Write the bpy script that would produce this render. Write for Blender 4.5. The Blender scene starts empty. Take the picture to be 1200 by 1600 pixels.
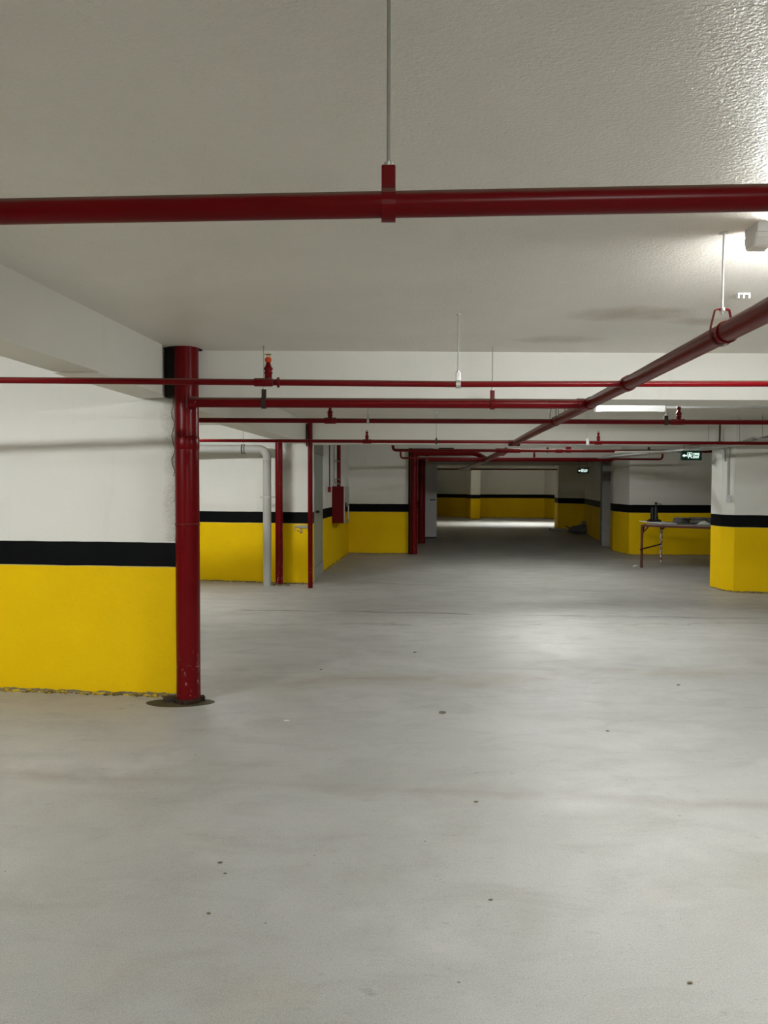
import bpy, bmesh, math, random
from mathutils import Vector, Matrix
random.seed(7)
C = bpy.context.scene.collection
S = bpy.context.scene
V = Vector

# ------------------------------------------------------------------ camera, world, exposure
cam_data = bpy.data.cameras.new('camera')
cam_data.sensor_fit = 'HORIZONTAL'; cam_data.sensor_width = 36.0; cam_data.lens = 36.0
cam_data.clip_start = 0.05; cam_data.clip_end = 200
cam = bpy.data.objects.new('camera', cam_data); C.objects.link(cam)
cam.location = (0, 0, 1.62)
cam.rotation_euler = (Matrix.Rotation(math.radians(90 - 1.98), 3, 'X') @ Matrix.Rotation(0.002, 3, 'Z')).to_euler()
S.camera = cam
w = bpy.data.worlds.new('world'); S.world = w; w.use_nodes = True
w.node_tree.nodes['Background'].inputs[0].default_value = (0.75, 0.8, 0.78, 1)
w.node_tree.nodes['Background'].inputs[1].default_value = 0.0
S.view_settings.view_transform = 'Standard'; S.view_settings.look = 'None'
S.view_settings.gamma = 1.0; S.view_settings.use_curve_mapping = False
S.view_settings.exposure = 0.10

LAMP_COLOUR = (0.985, 1.0, 0.995)
#  lit ceiling lamps: x of left end, y, strength ; all hang under the slab in the middle of a bay
LAMP_R = [(1.42, 3.02, 225), (1.82, 8.30, 185), (2.30, 13.65, 158)]
LAMP_BACK = [(0.4, -2.3, 195)]
LAMP_L = [(-4.3, 2.5, 268), (-4.0, 10.1, 178)]
LAMP_FAR = (5.6, 32.6, 1350)  # hidden lamp; its height and skirt are made up to shape the floor patch

CEIL = 2.63; BEAM = 2.277; PZ = 2.22

# ------------------------------------------------------------------ materials
def new_mat(name):
    m = bpy.data.materials.new(name); m.use_nodes = True
    nt = m.node_tree; b = nt.nodes['Principled BSDF']
    return m, nt, b
class N:
    """small helper for node graphs"""
    def __init__(s, nt): s.nt = nt
    def add(s, t, **k):
        n = s.nt.nodes.new(t)
        for a, b in k.items(): setattr(n, a, b)
        return n
    def link(s, a, b): s.nt.links.new(a, b)
    def set(s, sock, v):
        if hasattr(v, 'is_output') or isinstance(v, bpy.types.NodeSocket): s.link(v, sock)
        else: sock.default_value = v
    def math(s, op, a, b=0.0, c=None, clamp=False):
        n = s.add('ShaderNodeMath', operation=op, use_clamp=clamp)
        s.set(n.inputs[0], a); s.set(n.inputs[1], b)
        if c is not None: s.set(n.inputs[2], c)
        return n.outputs[0]
    def ramp01(s, x, lo, hi):
        n = s.add('ShaderNodeMapRange', clamp=True); s.set(n.inputs[0], x)
        n.inputs[1].default_value = lo; n.inputs[2].default_value = hi
        return n.outputs[0]
    def mix(s, f, a, b):
        n = s.add('ShaderNodeMix', data_type='RGBA'); s.set(n.inputs[0], f)
        s.set(n.inputs[6], a if not isinstance(a, tuple) else (*a[:3], 1)); s.set(n.inputs[7], b if not isinstance(b, tuple) else (*b[:3], 1))
        return n.outputs[2]
    def noise(s, scale, detail=4, vec=None, rough=0.55, dist=0.0):
        n = s.add('ShaderNodeTexNoise'); n.inputs['Scale'].default_value = scale; n.inputs['Detail'].default_value = detail
        n.inputs['Roughness'].default_value = rough; n.inputs['Distortion'].default_value = dist
        if vec is not None: s.link(vec, n.inputs['Vector'])
        return n.outputs[0]
    def pos(s):
        return s.add('ShaderNodeNewGeometry').outputs['Position']
    def scaled(s, vec, sc, loc=(0, 0, 0)):
        n = s.add('ShaderNodeMapping'); s.link(vec, n.inputs[0]); n.inputs[3].default_value = sc; n.inputs[1].default_value = loc
        return n.outputs[0]
    def bump(s, h, strength, dist):
        n = s.add('ShaderNodeBump'); n.inputs['Strength'].default_value = strength; n.inputs['Distance'].default_value = dist
        s.link(h, n.inputs['Height']); return n.outputs[0]

def simple(name, col, rough=0.5, metal=0.0, var=0.15, scale=18, bump=0.0):
    m, nt, b = new_mat(name); n = N(nt); p = n.pos()
    f = n.noise(scale, 4, p)
    dark = tuple(c * (1 - var) for c in col); lite = tuple(min(1, c * (1 + var)) for c in col)
    n.link(n.mix(f, dark, lite), b.inputs['Base Color'])
    b.inputs['Roughness'].default_value = rough; b.inputs['Metallic'].default_value = metal
    if not metal: b.inputs['Specular IOR Level'].default_value = 0.22
    if bump: n.link(n.bump(n.noise(scale * 3, 5, p), bump, 0.005), b.inputs['Normal'])
    return m

def wall_paint(name, bands=True, white=(0.74, 0.735, 0.68), worn_x=None):
    m, nt, b = new_mat(name); n = N(nt); p = n.pos()
    sep = n.add('ShaderNodeSeparateXYZ'); n.link(p, sep.inputs[0]); X, Y, Z = sep.outputs
    big = n.noise(1.1, 5, p, 0.6); fine = n.noise(55, 3, p); 
    wv = n.mix(n.ramp01(big, 0.3, 0.75), tuple(c * 0.93 for c in white), white)
    # old formwork streaks
    wv = n.mix(n.math('MULTIPLY', n.ramp01(n.noise(2.2, 6, n.scaled(p, (1.6, 1.6, 0.35)), 0.7), 0.60, 0.78), 0.22), wv, (0.45, 0.43, 0.37))
    col = wv
    if bands:
        wob = n.math('MULTIPLY', n.math('SUBTRACT', n.noise(3.0, 3, p), 0.5), 0.012)
        zz = n.math('ADD', Z, wob)
        yel = n.mix(n.ramp01(big, 0.3, 0.7), (0.74, 0.475, 0.003), (0.82, 0.545, 0.004))
        yel = n.mix(n.math('MULTIPLY', n.ramp01(fine, 0.62, 0.8), 0.25), yel, (0.6, 0.36, 0.01))
        col = n.mix(n.math('GREATER_THAN', 1.18, zz), wv, (0.0035, 0.004, 0.0045))
        edge = n.math('COMPARE', zz, 0.991, 0.004)
        col = n.mix(edge, col, (0.5, 0.42, 0.2))
        col = n.mix(n.math('GREATER_THAN', 0.99, zz), col, yel)
        # ragged unpainted foot
        rag = n.math('MULTIPLY', n.noise(7.0, 6, p, 0.75), 0.058)
        foot = n.math('LESS_THAN', n.math('ADD', Z, 0.0), n.math('SUBTRACT', rag, 0.012))
        col = n.mix(foot, col, (0.20, 0.17, 0.11))
    if worn_x is not None:
        # bare mortar edge beside the riser
        xm = n.math('ADD', X, n.math('MULTIPLY', n.math('SUBTRACT', n.noise(5.5, 6, p, 0.7), 0.5), 0.16))
        mk = n.math('MULTIPLY', n.ramp01(xm, worn_x - 0.10, worn_x + 0.03), n.math('GREATER_THAN', Z, 1.19))
        grit = n.mix(n.ramp01(n.noise(70, 4, p), 0.35, 0.65), (0.16, 0.145, 0.11), (0.52, 0.50, 0.43))
        col = n.mix(n.math('MULTIPLY', mk, 0.75), col, grit)
    n.link(col, b.inputs['Base Color'])
    b.inputs['Roughness'].default_value = 0.6
    if bands: n.link(n.math('ADD', 0.06, n.math('MULTIPLY', n.math('GREATER_THAN', Z, 1.18), 0.24)), b.inputs['Specular IOR Level'])
    else: b.inputs['Specular IOR Level'].default_value = 0.3
    h = n.math('ADD', n.math('MULTIPLY', fine, 0.35), n.noise(7, 4, p))
    n.link(n.bump(h, 0.22, 0.012), b.inputs['Normal'])
    return m

def ceiling_paint():
    m, nt, b = new_mat('ceiling_paint'); n = N(nt); p = n.pos()
    sep = n.add('ShaderNodeSeparateXYZ'); n.link(p, sep.inputs[0]); X, Y, Z = sep.outputs
    c = n.mix(n.ramp01(n.noise(0.9, 5, p), 0.35, 0.7), (0.74, 0.712, 0.64), (0.82, 0.79, 0.72))
    # brown damp stains near the first cross beam
    def spot(cx, cy, rx, ry):
        dx = n.math('DIVIDE', n.math('SUBTRACT', X, cx), rx); dy = n.math('DIVIDE', n.math('SUBTRACT', Y, cy), ry)
        r = n.math('ADD', n.math('MULTIPLY', dx, dx), n.math('MULTIPLY', dy, dy))
        r = n.math('ADD', r, n.math('MULTIPLY', n.math('SUBTRACT', n.noise(5, 5, p, 0.7), 0.5), 1.6))
        return n.ramp01(r, 1.0, 0.0)
    s = n.math('ADD', spot(1.45, 4.55, 0.42, 0.22), spot(1.2, 5.35, 0.35, 0.15), clamp=True)
    s = n.math('ADD', s, spot(2.2, 4.75, 0.5, 0.14), clamp=True)
    c = n.mix(n.math('MULTIPLY', s, 0.5), c, (0.33, 0.26, 0.13))
    n.link(c, b.inputs['Base Color'])
    b.inputs['Roughness'].default_value = 0.38; b.inputs['Specular IOR Level'].default_value = 0.5
    h = n.math('ADD', n.math('MULTIPLY', n.noise(85, 3, n.scaled(p, (1, 1.3, 1)), 0.6), 0.7), n.math('MULTIPLY', n.noise(7, 3, p), 0.5))
    n.link(n.bump(h, 0.8, 0.012), b.inputs['Normal'])
    return m

def floor_concrete():
    m, nt, b = new_mat('floor_concrete'); n = N(nt); p = n.pos()
    sep = n.add('ShaderNodeSeparateXYZ'); n.link(p, sep.inputs[0]); X, Y, Z = sep.outputs
    big = n.noise(0.55, 6, p, 0.6, 0.4); mid = n.noise(2.6, 8, n.scaled(p, (0.7, 1.5, 1)), 0.68, 0.6); fine = n.noise(60, 5, p, 0.7)
    c = n.mix(n.ramp01(big, 0.32, 0.7), (0.295, 0.288, 0.26), (0.40, 0.40, 0.38))
    c = n.mix(n.math('MULTIPLY', n.ramp01(mid, 0.50, 0.70), 0.42), c, (0.25, 0.24, 0.205))
    c = n.mix(n.math('MULTIPLY', n.ramp01(n.noise(1.3, 5, n.scaled(p, (1, 1, 1), (7, 3, 0)), 0.6), 0.58, 0.75), 0.35), c, (0.54, 0.535, 0.50))
    c = n.mix(n.math('MULTIPLY', n.ramp01(n.noise(1.7, 5, n.scaled(p, (1, 1, 1), (17, 9, 0)), 0.6), 0.60, 0.8), 0.30), c, (0.42, 0.36, 0.22))
    c = n.mix(n.math('MULTIPLY', n.ramp01(fine, 0.56, 0.70), 0.42), c, (0.19, 0.185, 0.165))
    c = n.mix(n.math('MULTIPLY', n.ramp01(n.noise(16, 6, n.scaled(p, (1, 2.2, 1)), 0.75), 0.56, 0.70), 0.35), c, (0.24, 0.232, 0.205))
    grain = n.noise(170, 3, p, 0.8)
    c = n.mix(n.math('MULTIPLY', n.ramp01(grain, 0.50, 0.68), 0.45), c, (0.20, 0.195, 0.175))
    c = n.mix(n.math('MULTIPLY', n.ramp01(grain, 0.48, 0.34), 0.35), c, (0.52, 0.52, 0.50))
    # scattered small dark smudges
    c = n.mix(n.math('MULTIPLY', n.math('MULTIPLY', n.ramp01(n.noise(9, 4, n.scaled(p, (0.8, 1.6, 1), (3, 8, 0)), 0.6), 0.63, 0.74), n.ramp01(n.noise(1.4, 3, n.scaled(p, (1, 1, 1), (31, 2, 0))), 0.45, 0.6)), 0.65), c, (0.17, 0.16, 0.135))
    # pits
    vor = n.add('ShaderNodeTexVoronoi'); vor.inputs['Scale'].default_value = 4.5; n.link(p, vor.inputs['Vector'])
    pit = n.math('LESS_THAN', vor.outputs['Distance'], 0.028)
    c = n.mix(n.math('MULTIPLY', pit, 0.7), c, (0.10, 0.095, 0.08))
    # construction joints running across the driving lane
    def joint(y0, slope, wid, amp, strength, col, sc=0.9):
        yy = n.math('SUBTRACT', Y, n.math('ADD', y0, n.math('MULTIPLY', X, slope)))
        yy = n.math('ADD', yy, n.math('MULTIPLY', n.math('SUBTRACT', n.noise(sc, 6, p, 0.65), 0.5), amp))
        mk = n.ramp01(n.math('ABSOLUTE', yy), wid, 0.0)
        br = n.ramp01(n.noise(1.1, 4, n.scaled(p, (1, 1, 1), (y0, 5, 0))), 0.40, 0.58)
        return n.mix(n.math('MULTIPLY', n.math('MULTIPLY', mk, br), strength), c, col)
    c = joint(9.75, -0.09, 0.05, 0.35, 1.0, (0.09, 0.085, 0.075))
    c = joint(8.9, 0.03, 0.06, 0.9, 0.55, (0.15, 0.145, 0.125), 1.6)
    c = joint(9.45, -0.02, 0.13, 0.8, 0.4, (0.22, 0.215, 0.19))
    c = joint(4.05, -0.10, 0.09, 0.35, 0.6, (0.24, 0.225, 0.19))
    c = joint(6.3, 0.12, 0.28, 1.3, 0.6, (0.26, 0.235, 0.18))
    c = joint(12.6, -0.25, 0.06, 0.7, 0.5, (0.15, 0.145, 0.12))
    c = joint(18.0, 0.0, 0.15, 1.2, 0.4, (0.2, 0.19, 0.17))
    n.link(c, b.inputs['Base Color'])
    r = n.add('ShaderNodeMapRange'); n.link(mid, r.inputs[0]); r.inputs[1].default_value = 0.3; r.inputs[2].default_value = 0.7; r.inputs[3].default_value = 0.42; r.inputs[4].default_value = 0.62
    n.link(r.outputs[0], b.inputs['Roughness']); b.inputs['Specular IOR Level'].default_value = 0.35
    h = n.math('ADD', n.math('MULTIPLY', fine, 0.25), n.math('MULTIPLY', mid, 1.0))
    n.link(n.bump(h, 0.25, 0.01), b.inputs['Normal'])
    return m

def red_paint(name='red_pipe_paint', chips=True):
    m, nt, b = new_mat(name); n = N(nt)
    g = n.add('ShaderNodeNewGeometry'); p = g.outputs['Position']
    sep = n.add('ShaderNodeSeparateXYZ'); n.link(p, sep.inputs[0]); Z = sep.outputs[2]
    sn = n.add('ShaderNodeSeparateXYZ'); n.link(g.outputs['Normal'], sn.inputs[0])
    col = n.mix(n.noise(6, 4, p), (0.105, 0.0012, 0.0025), (0.140, 0.0022, 0.0045))
    # settled dust on the upper side of the pipes
    dust = n.math('MULTIPLY', n.ramp01(n.math('ADD', sn.outputs[2], n.math('MULTIPLY', n.noise(14, 4, p), 0.25)), 0.50, 0.92), 0.85)
    col = n.mix(dust, col, (0.13, 0.105, 0.075))
    if chips:   # scraped paint near the foot
        low = n.ramp01(Z, 0.45, 0.0)
        ch = n.math('MULTIPLY', low, n.math('GREATER_THAN', n.noise(38, 5, n.scaled(p, (1, 1, 0.35)), 0.7), 0.62))
        col = n.mix(ch, col, (0.45, 0.34, 0.30))
    n.link(col, b.inputs['Base Color'])
    n.link(n.math('ADD', 0.28, n.math('MULTIPLY', dust, 0.55)), b.inputs['Roughness'])
    b.inputs['Specular IOR Level'].default_value = 0.13
    return m

def emit(name, col, s):
    m, nt, b = new_mat(name); b.inputs['Base Color'].default_value = (*col, 1)
    b.inputs['Emission Color'].default_value = (*col, 1); b.inputs['Emission Strength'].default_value = s
    return m

M = dict(
    wall=wall_paint('banded_wall_paint'), wall_worn=wall_paint('banded_wall_paint_worn', worn_x=-1.60),
    white=wall_paint('white_wall_paint', bands=False), beam=wall_paint('beam_white_paint', bands=False, white=(0.76, 0.75, 0.69)),
    ceiling=ceiling_paint(), floor=floor_concrete(), red=red_paint(),
    galv=simple('galvanised_steel', (0.52, 0.52, 0.49), 0.38, 0.75), rod=simple('threaded_rod_steel', (0.30, 0.30, 0.27), 0.45, 0.6),
    pvc=simple('grey_drain_plastic', (0.40, 0.40, 0.37), 0.42, 0, 0.08, 5), white_plastic=simple('white_plastic', (0.72, 0.73, 0.71), 0.4, 0, 0.03),
    concrete=simple('raw_concrete', (0.30, 0.295, 0.27), 0.8, 0, 0.25, 9, 0.3), mortar=simple('loose_mortar', (0.17, 0.145, 0.09), 0.9, 0, 0.5, 40, 0.8),
    black=simple('black_rubber', (0.012, 0.012, 0.012), 0.5, 0, 0.2), dark=simple('dark_rusty_iron', (0.035, 0.022, 0.014), 0.7, 0.2, 0.5, 30, 0.5),
    orange=simple('orange_cap_plastic', (0.50, 0.055, 0.012), 0.6), brass=simple('brass', (0.62, 0.45, 0.20), 0.25, 0.9),
    door=simple('grey_green_door_paint', (0.27, 0.30, 0.26), 0.42, 0, 0.06, 3), door_white=simple('white_door_paint', (0.66, 0.65, 0.66), 0.7, 0, 0.04, 3),
    table=simple('rust_brown_steel', (0.075, 0.022, 0.014), 0.7, 0.0, 0.4, 25), board=simple('grey_worktop_board', (0.17, 0.165, 0.14), 0.6, 0, 0.3, 8),
    cabinet=simple('cabinet_red_enamel', (0.13, 0.002, 0.004), 0.6, 0, 0.08), sign=simple('dark_green_sign', (0.008, 0.045, 0.030), 0.35, 0, 0.1),
    cloth=simple('pale_rag_cloth', (0.50, 0.54, 0.46), 0.9, 0, 0.3, 12, 0.6), cable=simple('grey_flexible_conduit', (0.22, 0.22, 0.21), 0.5, 0, 0.3, 30),
    cable_lt=simple('light_grey_conduit', (0.45, 0.45, 0.43), 0.45, 0, 0.1), coil=simple('dark_grey_cable_sheath', (0.10, 0.10, 0.10), 0.5, 0, 0.5, 30),
    core_black=simple('flat_black_core', (0.012, 0.010, 0.006), 0.9, 0, 0.5, 20), stain=simple('wet_stain', (0.055, 0.047, 0.024), 0.75, 0, 0.3, 8), paper=simple('white_scrap', (0.75, 0.75, 0.72), 0.7),
    rust=simple('flaked_rust', (0.030, 0.014, 0.008), 0.85, 0, 0.6, 40, 0.9), callbox=simple('call_point_red', (0.22, 0.02, 0.015), 0.4),
    mark=emit('lit_sign_mark', (0.80, 1.0, 0.92), 1.0), mark_far=emit('lit_sign_mark_bright', (0.85, 1.0, 0.95), 1.3),
)
def mortar_y():
    m, nt, b = new_mat('paint_spattered_mortar'); n = N(nt); p = n.pos()
    c = n.mix(n.ramp01(n.noise(22, 4, p, 0.7), 0.45, 0.55), (0.10, 0.075, 0.03), (0.50, 0.36, 0.02))
    n.link(c, b.inputs['Base Color']); b.inputs['Roughness'].default_value = 0.8; return m
M['mortar_y'] = mortar_y()
def glass():
    m, nt, b = new_mat('cabinet_glass'); b.inputs['Transmission Weight'].default_value = 1; b.inputs['Roughness'].default_value = 0.05
    b.inputs['Base Color'].default_value = (0.9, 0.95, 0.93, 1); b.inputs['IOR'].default_value = 1.45
    return m
M['glass'] = glass()
def painted_leg():
    m, nt, b = new_mat('chipped_leg_paint'); n = N(nt); p = n.pos()
    k = n.math('GREATER_THAN', n.noise(28, 5, n.scaled(p, (1, 1, 0.6)), 0.7), 0.50)
    n.link(n.mix(k, (0.13, 0.045, 0.03), (0.6, 0.56, 0.54)), b.inputs['Base Color']); return m
M['chipped'] = painted_leg()

# ------------------------------------------------------------------ mesh helpers
def add_box(bm, x0, x1, y0, y1, z0, z1, bevel=0.0, mat=None):
    vs = [bm.verts.new(V((x, y, z))) for x in (x0, x1) for y in (y0, y1) for z in (z0, z1)]
    fs = [(0, 1, 3, 2), (4, 6, 7, 5), (0, 4, 5, 1), (2, 3, 7, 6), (0, 2, 6, 4), (1, 5, 7, 3)]
    faces = [bm.faces.new([vs[i] for i in f]) for f in fs]
    if mat is not None:
        for v in vs: v.co = mat @ v.co
    if bevel:
        es = list({e for f in faces for e in f.edges})
        bmesh.ops.bevel(bm, geom=es, offset=bevel, segments=2, affect='EDGES', profile=0.6)
def add_prism(bm, poly, z0, z1):
    """vertical prism over a plan polygon, counter-clockwise"""
    a = [bm.verts.new((x, y, z0)) for x, y in poly]; b = [bm.verts.new((x, y, z1)) for x, y in poly]
    k = len(poly)
    bm.faces.new(a[::-1]); bm.faces.new(b)
    for i in range(k): bm.faces.new([a[i], a[(i + 1) % k], b[(i + 1) % k], b[i]])
def fillet(pts, r, n=6):
    pts = [V(p) for p in pts]; out = [pts[0]]
    for i in range(1, len(pts) - 1):
        p, q, s = pts[i - 1], pts[i], pts[i + 1]
        d1 = (p - q); d2 = (s - q); rr = min(r, d1.length * 0.49, d2.length * 0.49)
        a = q + d1.normalized() * rr; b = q + d2.normalized() * rr
        for k in range(n + 1):
            t = k / n; out.append(a * (1 - t) ** 2 + q * 2 * t * (1 - t) + b * t * t)
    out.append(pts[-1]); return out
def add_tube(bm, pts, r, seg=20, bend=0.0, cap=True, ridges=None):
    pts = fillet(pts, bend) if bend else [V(p) for p in pts]
    rs = [r] * len(pts) if not isinstance(r, (list, tuple)) else r
    t0 = (pts[1] - pts[0]).normalized()
    up = V((0, 0, 1)) if abs(t0.z) < 0.9 else V((1, 0, 0))
    u = t0.cross(up).normalized(); rings = []
    for i, p in enumerate(pts):
        t = (pts[min(i + 1, len(pts) - 1)] - pts[max(i - 1, 0)]).normalized()
        u = (u - t * u.dot(t)).normalized(); v = t.cross(u)
        rings.append([bm.verts.new(p + (u * math.cos(2 * math.pi * k / seg) + v * math.sin(2 * math.pi * k / seg)) * rs[i]) for k in range(seg)])
    for a, b in zip(rings, rings[1:]):
        for k in range(seg):
            f = bm.faces.new([a[k], a[(k + 1) % seg], b[(k + 1) % seg], b[k]]); f.smooth = True
    if cap:
        for f in (bm.faces.new(rings[0][::-1]), bm.faces.new(rings[-1])):
            for e in f.edges: e.smooth = False
def add_lathe(bm, prof, base=(0, 0, 0), seg=20):
    """prof: list of (radius, height) above base"""
    rings = []
    for r, h in prof:
        rings.append([bm.verts.new((base[0] + r * math.cos(2 * math.pi * k / seg), base[1] + r * math.sin(2 * math.pi * k / seg), base[2] + h)) for k in range(seg)])
    for a, b in zip(rings, rings[1:]):
        for k in range(seg): f = bm.faces.new([a[k], a[(k + 1) % seg], b[(k + 1) % seg], b[k]]); f.smooth = True
    for f in (bm.faces.new(rings[0][::-1]), bm.faces.new(rings[-1])):
        for e in f.edges: e.smooth = False
def obj(name, bm, mat, parent=None, at=(0, 0, 0)):
    bmesh.ops.recalc_face_normals(bm, faces=bm.faces)
    me = bpy.data.meshes.new(name); bm.to_mesh(me); bm.free()
    me.materials.append(mat); o = bpy.data.objects.new(name, me); C.objects.link(o)
    if parent is not None: o.parent = parent
    o.location = at
    return o
def nb(): return bmesh.new()
def tag(o, label, cat, group=None, kind=None):
    o['label'] = label; o['category'] = cat
    if group: o['group'] = group
    if kind: o['kind'] = kind
    return o
def thing(name, label, cat, loc=(0, 0, 0), rz=0.0, group=None):
    o = bpy.data.objects.new(name, None); C.objects.link(o); o.location = loc; o.rotation_euler = (0, 0, rz)
    o.empty_display_size = 0.1
    return tag(o, label, cat, group)
def struct(name, bm, mat, label, cat, parent=None):
    o = obj(name, bm, mat, parent)
    if parent is None: tag(o, label, cat, kind='structure')
    return o
def prism_obj(name, poly, z0, z1, mat, label, cat):
    bm = nb(); add_prism(bm, poly, z0, z1); return struct(name, bm, mat, label, cat)

# ------------------------------------------------------------------ the setting
bm = nb(); add_box(bm, -9, 14, -6, 44, -0.2, 0.0); struct('floor', bm, M['floor'], 'bare stained grey concrete floor of the parking level', 'floor')
bm = nb(); add_box(bm, -9, 14, -6, 31.0, CEIL, CEIL + 0.25); struct('ceiling', bm, M['ceiling'], 'rough plastered off-white concrete slab overhead', 'ceiling')

T = 0.3
prism_obj('wall_left', [(-9, 6.75), (-3.03, 6.03), (-1.50, 5.842), (-1.535, 6.15), (-3.0, 6.4), (-9, 7.1)], 0, CEIL, M['wall_worn'],
          'nearest wall at left, white over a black stripe and yellow dado', 'wall')
prism_obj('wall_left_middle', [(-9, 14.6), (-3.10, 13.0), (-1.235, 12.56), (-1.165, 12.58), (-1.165, 12.80), (-1.35, 12.8), (-9, 15)], 0, CEIL, M['wall'],
          'banded wall behind the grey drain pipe and thin red risers', 'wall')
prism_obj('wall_left_side', [(-1.145, 14.38), (-0.842, 18.3), (-1.1, 18.6), (-1.42, 14.4)], 0, CEIL, M['wall'],
          'banded side wall running back behind the red hose cabinet', 'wall')
prism_obj('wall_left_back', [(-1.0, 18.31), (0.575, 18.17), (0.58, 18.5), (-1.0, 18.6)], 0, CEIL, M['wall'],
          'banded wall facing the lane left of the two thick red risers', 'wall')
prism_obj('wall_left_far', [(0.3, 18.5), (0.58, 18.5), (1.0, 22.0), (0.80, 23.6), (1.4, 31), (2.6, 41.5), (2.2, 41.6), (0.9, 31)], 0, 4.2 , M['wall'],
          'dark side wall of the lane beyond the red risers', 'wall')
prism_obj('wall_far', [(2.4, 41.1), (4.4, 39.1), (8.15, 38.6), (9.5, 38.3), (9.5, 38.9), (4.4, 39.5), (2.4, 41.6)], 0, 4.2 , M['wall'],
          'far end wall of the garage behind the lit floor patch', 'wall')
prism_obj('wall_far_pillar', [(4.20, 37.2), (4.66, 37.2), (4.66, 39.4), (4.20, 39.4)], 0, 2.40, M['wall'], 'bright banded pillar standing against the far end wall', 'pillar')
prism_obj('wall_far_right', [(8.05, 38.7), (8.35, 37.0), (8.8, 33), (9.2, 33), (8.9, 38.7)], 0, 4.2 , M['wall'],
          'brightly lit banded wall at the right end of the far bay', 'wall')
prism_obj('wall_right_dark', [(6.53, 29.4), (6.29, 27.75), (7.2, 26.6), (9.5, 26.6), (9.5, 27.0), (7.4, 27.0), (6.9, 29.4)], 0, CEIL, M['wall'],
          'unlit dark wall block behind the heap of debris', 'wall')
prism_obj('wall_right_back', [(6.95, 26.6), (6.08, 21.3), (6.08, 20.72), (6.5, 20.72), (7.35, 26.6)], 0, CEIL, M['wall'],
          'dim banded side wall behind the bare grey pillar', 'wall')
prism_obj('wall_right_pillar', [(5.88, 20.7), (6.11, 20.66), (6.45, 21.0), (6.0, 21.3)], 0, CEIL, M['concrete'],
          'narrow bare grey concrete pillar without any painted bands', 'pillar')
prism_obj('wall_right_middle', [(5.70, 19.1), (5.745, 17.98), (7.9, 17.88), (12, 17.7), (12, 18.2), (6.2, 18.3), (6.1, 20.0), (5.9, 20.0)], 0, CEIL, M['wall'],
          'banded wall behind the steel work table', 'wall')
prism_obj('wall_right', [(5.24, 11.93), (5.35, 11.71), (5.82, 11.60), (9, 11.4), (9, 11.9), (5.5, 12.3), (5.24, 12.3)], 0, CEIL, M['wall'],
          'banded wall end at the right edge with a angled corner', 'wall')
prism_obj('wall_back', [(-9, -6.2), (14, -6.2), (14, -6), (-9, -6)], 0, CEIL, M['wall'], 'banded wall behind the viewer', 'wall')
prism_obj('wall_left_outer', [(-9.2, -6), (-9, -6), (-9, 44), (-9.2, 44)], 0, 4.2 , M['wall'], 'outer banded wall far out on the left', 'wall')
prism_obj('wall_right_outer', [(9.6, -6), (9.9, -6), (9.9, 44), (9.6, 44)], 0, 4.2 , M['wall'], 'outer banded wall far out on the right', 'wall')

# cross beams
def beam(y, x0, x1, label, d=0.42, x1y=None, z=BEAM):
    bm = nb(); ye = y if x1y is None else x1y
    add_prism(bm, [(x0, y), (x1, ye), (x1, ye + d), (x0, y + d)], z, CEIL)
    return struct('ceiling_beam', bm, M['beam'], label, 'beam')
beam(5.80, -1.58, 9.6, 'nearest white cross beam above the paired red pipes', x1y=6.02)
beam(12.15, -1.28, 9.6, 'second white cross beam behind the thinnest red pipe', x1y=12.2)
beam(18.55, -1.0, 9.6, 'third cross beam over the thick red risers')
bm = nb(); add_box(bm, -9, 14, 30.6, 31.0, 2.31, 4.2); struct('ceiling_beam', bm, M['beam'], 'cross beam deepened to cut off the light of the far bay', 'beam')  # beam added and deepened to set the edge of the far light
beam(24.6, 0.3, 9.6, 'dark fourth cross beam in the unlit stretch of the lane')
bm = nb(); add_box(bm, -9, 14, 31.0, 44, 4.2, 4.4); struct('ceiling_far', bm, M['ceiling'], 'unseen slab raised to suit the light of the far bay', 'ceiling')  # slab height made up so the hidden lamp lights a sharp-edged floor strip
# longitudinal beams along the left side of the lane
def fx(y, off=0.0): return -1.60 + 0.0765 * (y - 5.6) + off
bm = nb()
ys = [-2.0, 4.52]
add_prism(bm, [(fx(-2.0, -0.27), -2), (fx(-2), -2), (fx(4.54), 4.54), (fx(4.54, -0.27), 4.54)], BEAM + 0.010, CEIL)
add_prism(bm, [(fx(4.54, -0.27), 4.54), (fx(4.54), 4.54), (fx(5.36), 5.36), (-1.60, 5.56), (-1.655, 5.80), (fx(5.84, -0.27), 5.88)], BEAM, CEIL)
struct('ceiling_beam', bm, M['beam'], 'deep white beam running from the left edge to the thick red riser', 'beam')
bm = nb()
add_prism(bm, [(fx(6.2, -0.42), 6.2), (fx(6.2, -0.13), 6.2), (fx(12.2, -0.13), 12.2), (fx(12.2, -0.42), 12.2)], BEAM + 0.004, CEIL)
struct('ceiling_beam', bm, M['beam'], 'white beam leading back between the first and second cross beams', 'beam')
bm = nb(); add_prism(bm, [(fx(12.9, -0.5), 12.9), (fx(12.9, -0.215), 12.9), (fx(18.3, -0.215), 18.3), (fx(18.3, -0.5), 18.3)], BEAM + 0.004, CEIL)
struct('ceiling_beam', bm, M['beam'], 'white beam above the hose cabinet wall', 'beam')

bm = nb(); add_lathe(bm, [(0.115, 0), (0.115, CEIL - BEAM)], (-1.530, 5.80, BEAM), 36); add_lathe(bm, [(0.140, 0), (0.140, 0.006)], (-1.50, 5.76, CEIL - 0.006), 36)  # solid black cylinder and disc stand in for a dark gap
struct('black_core_1', bm, M['core_black'], 'solid black cylinder and ceiling disc for the dark core hole behind the thickest near riser', 'hole lining')
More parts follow.
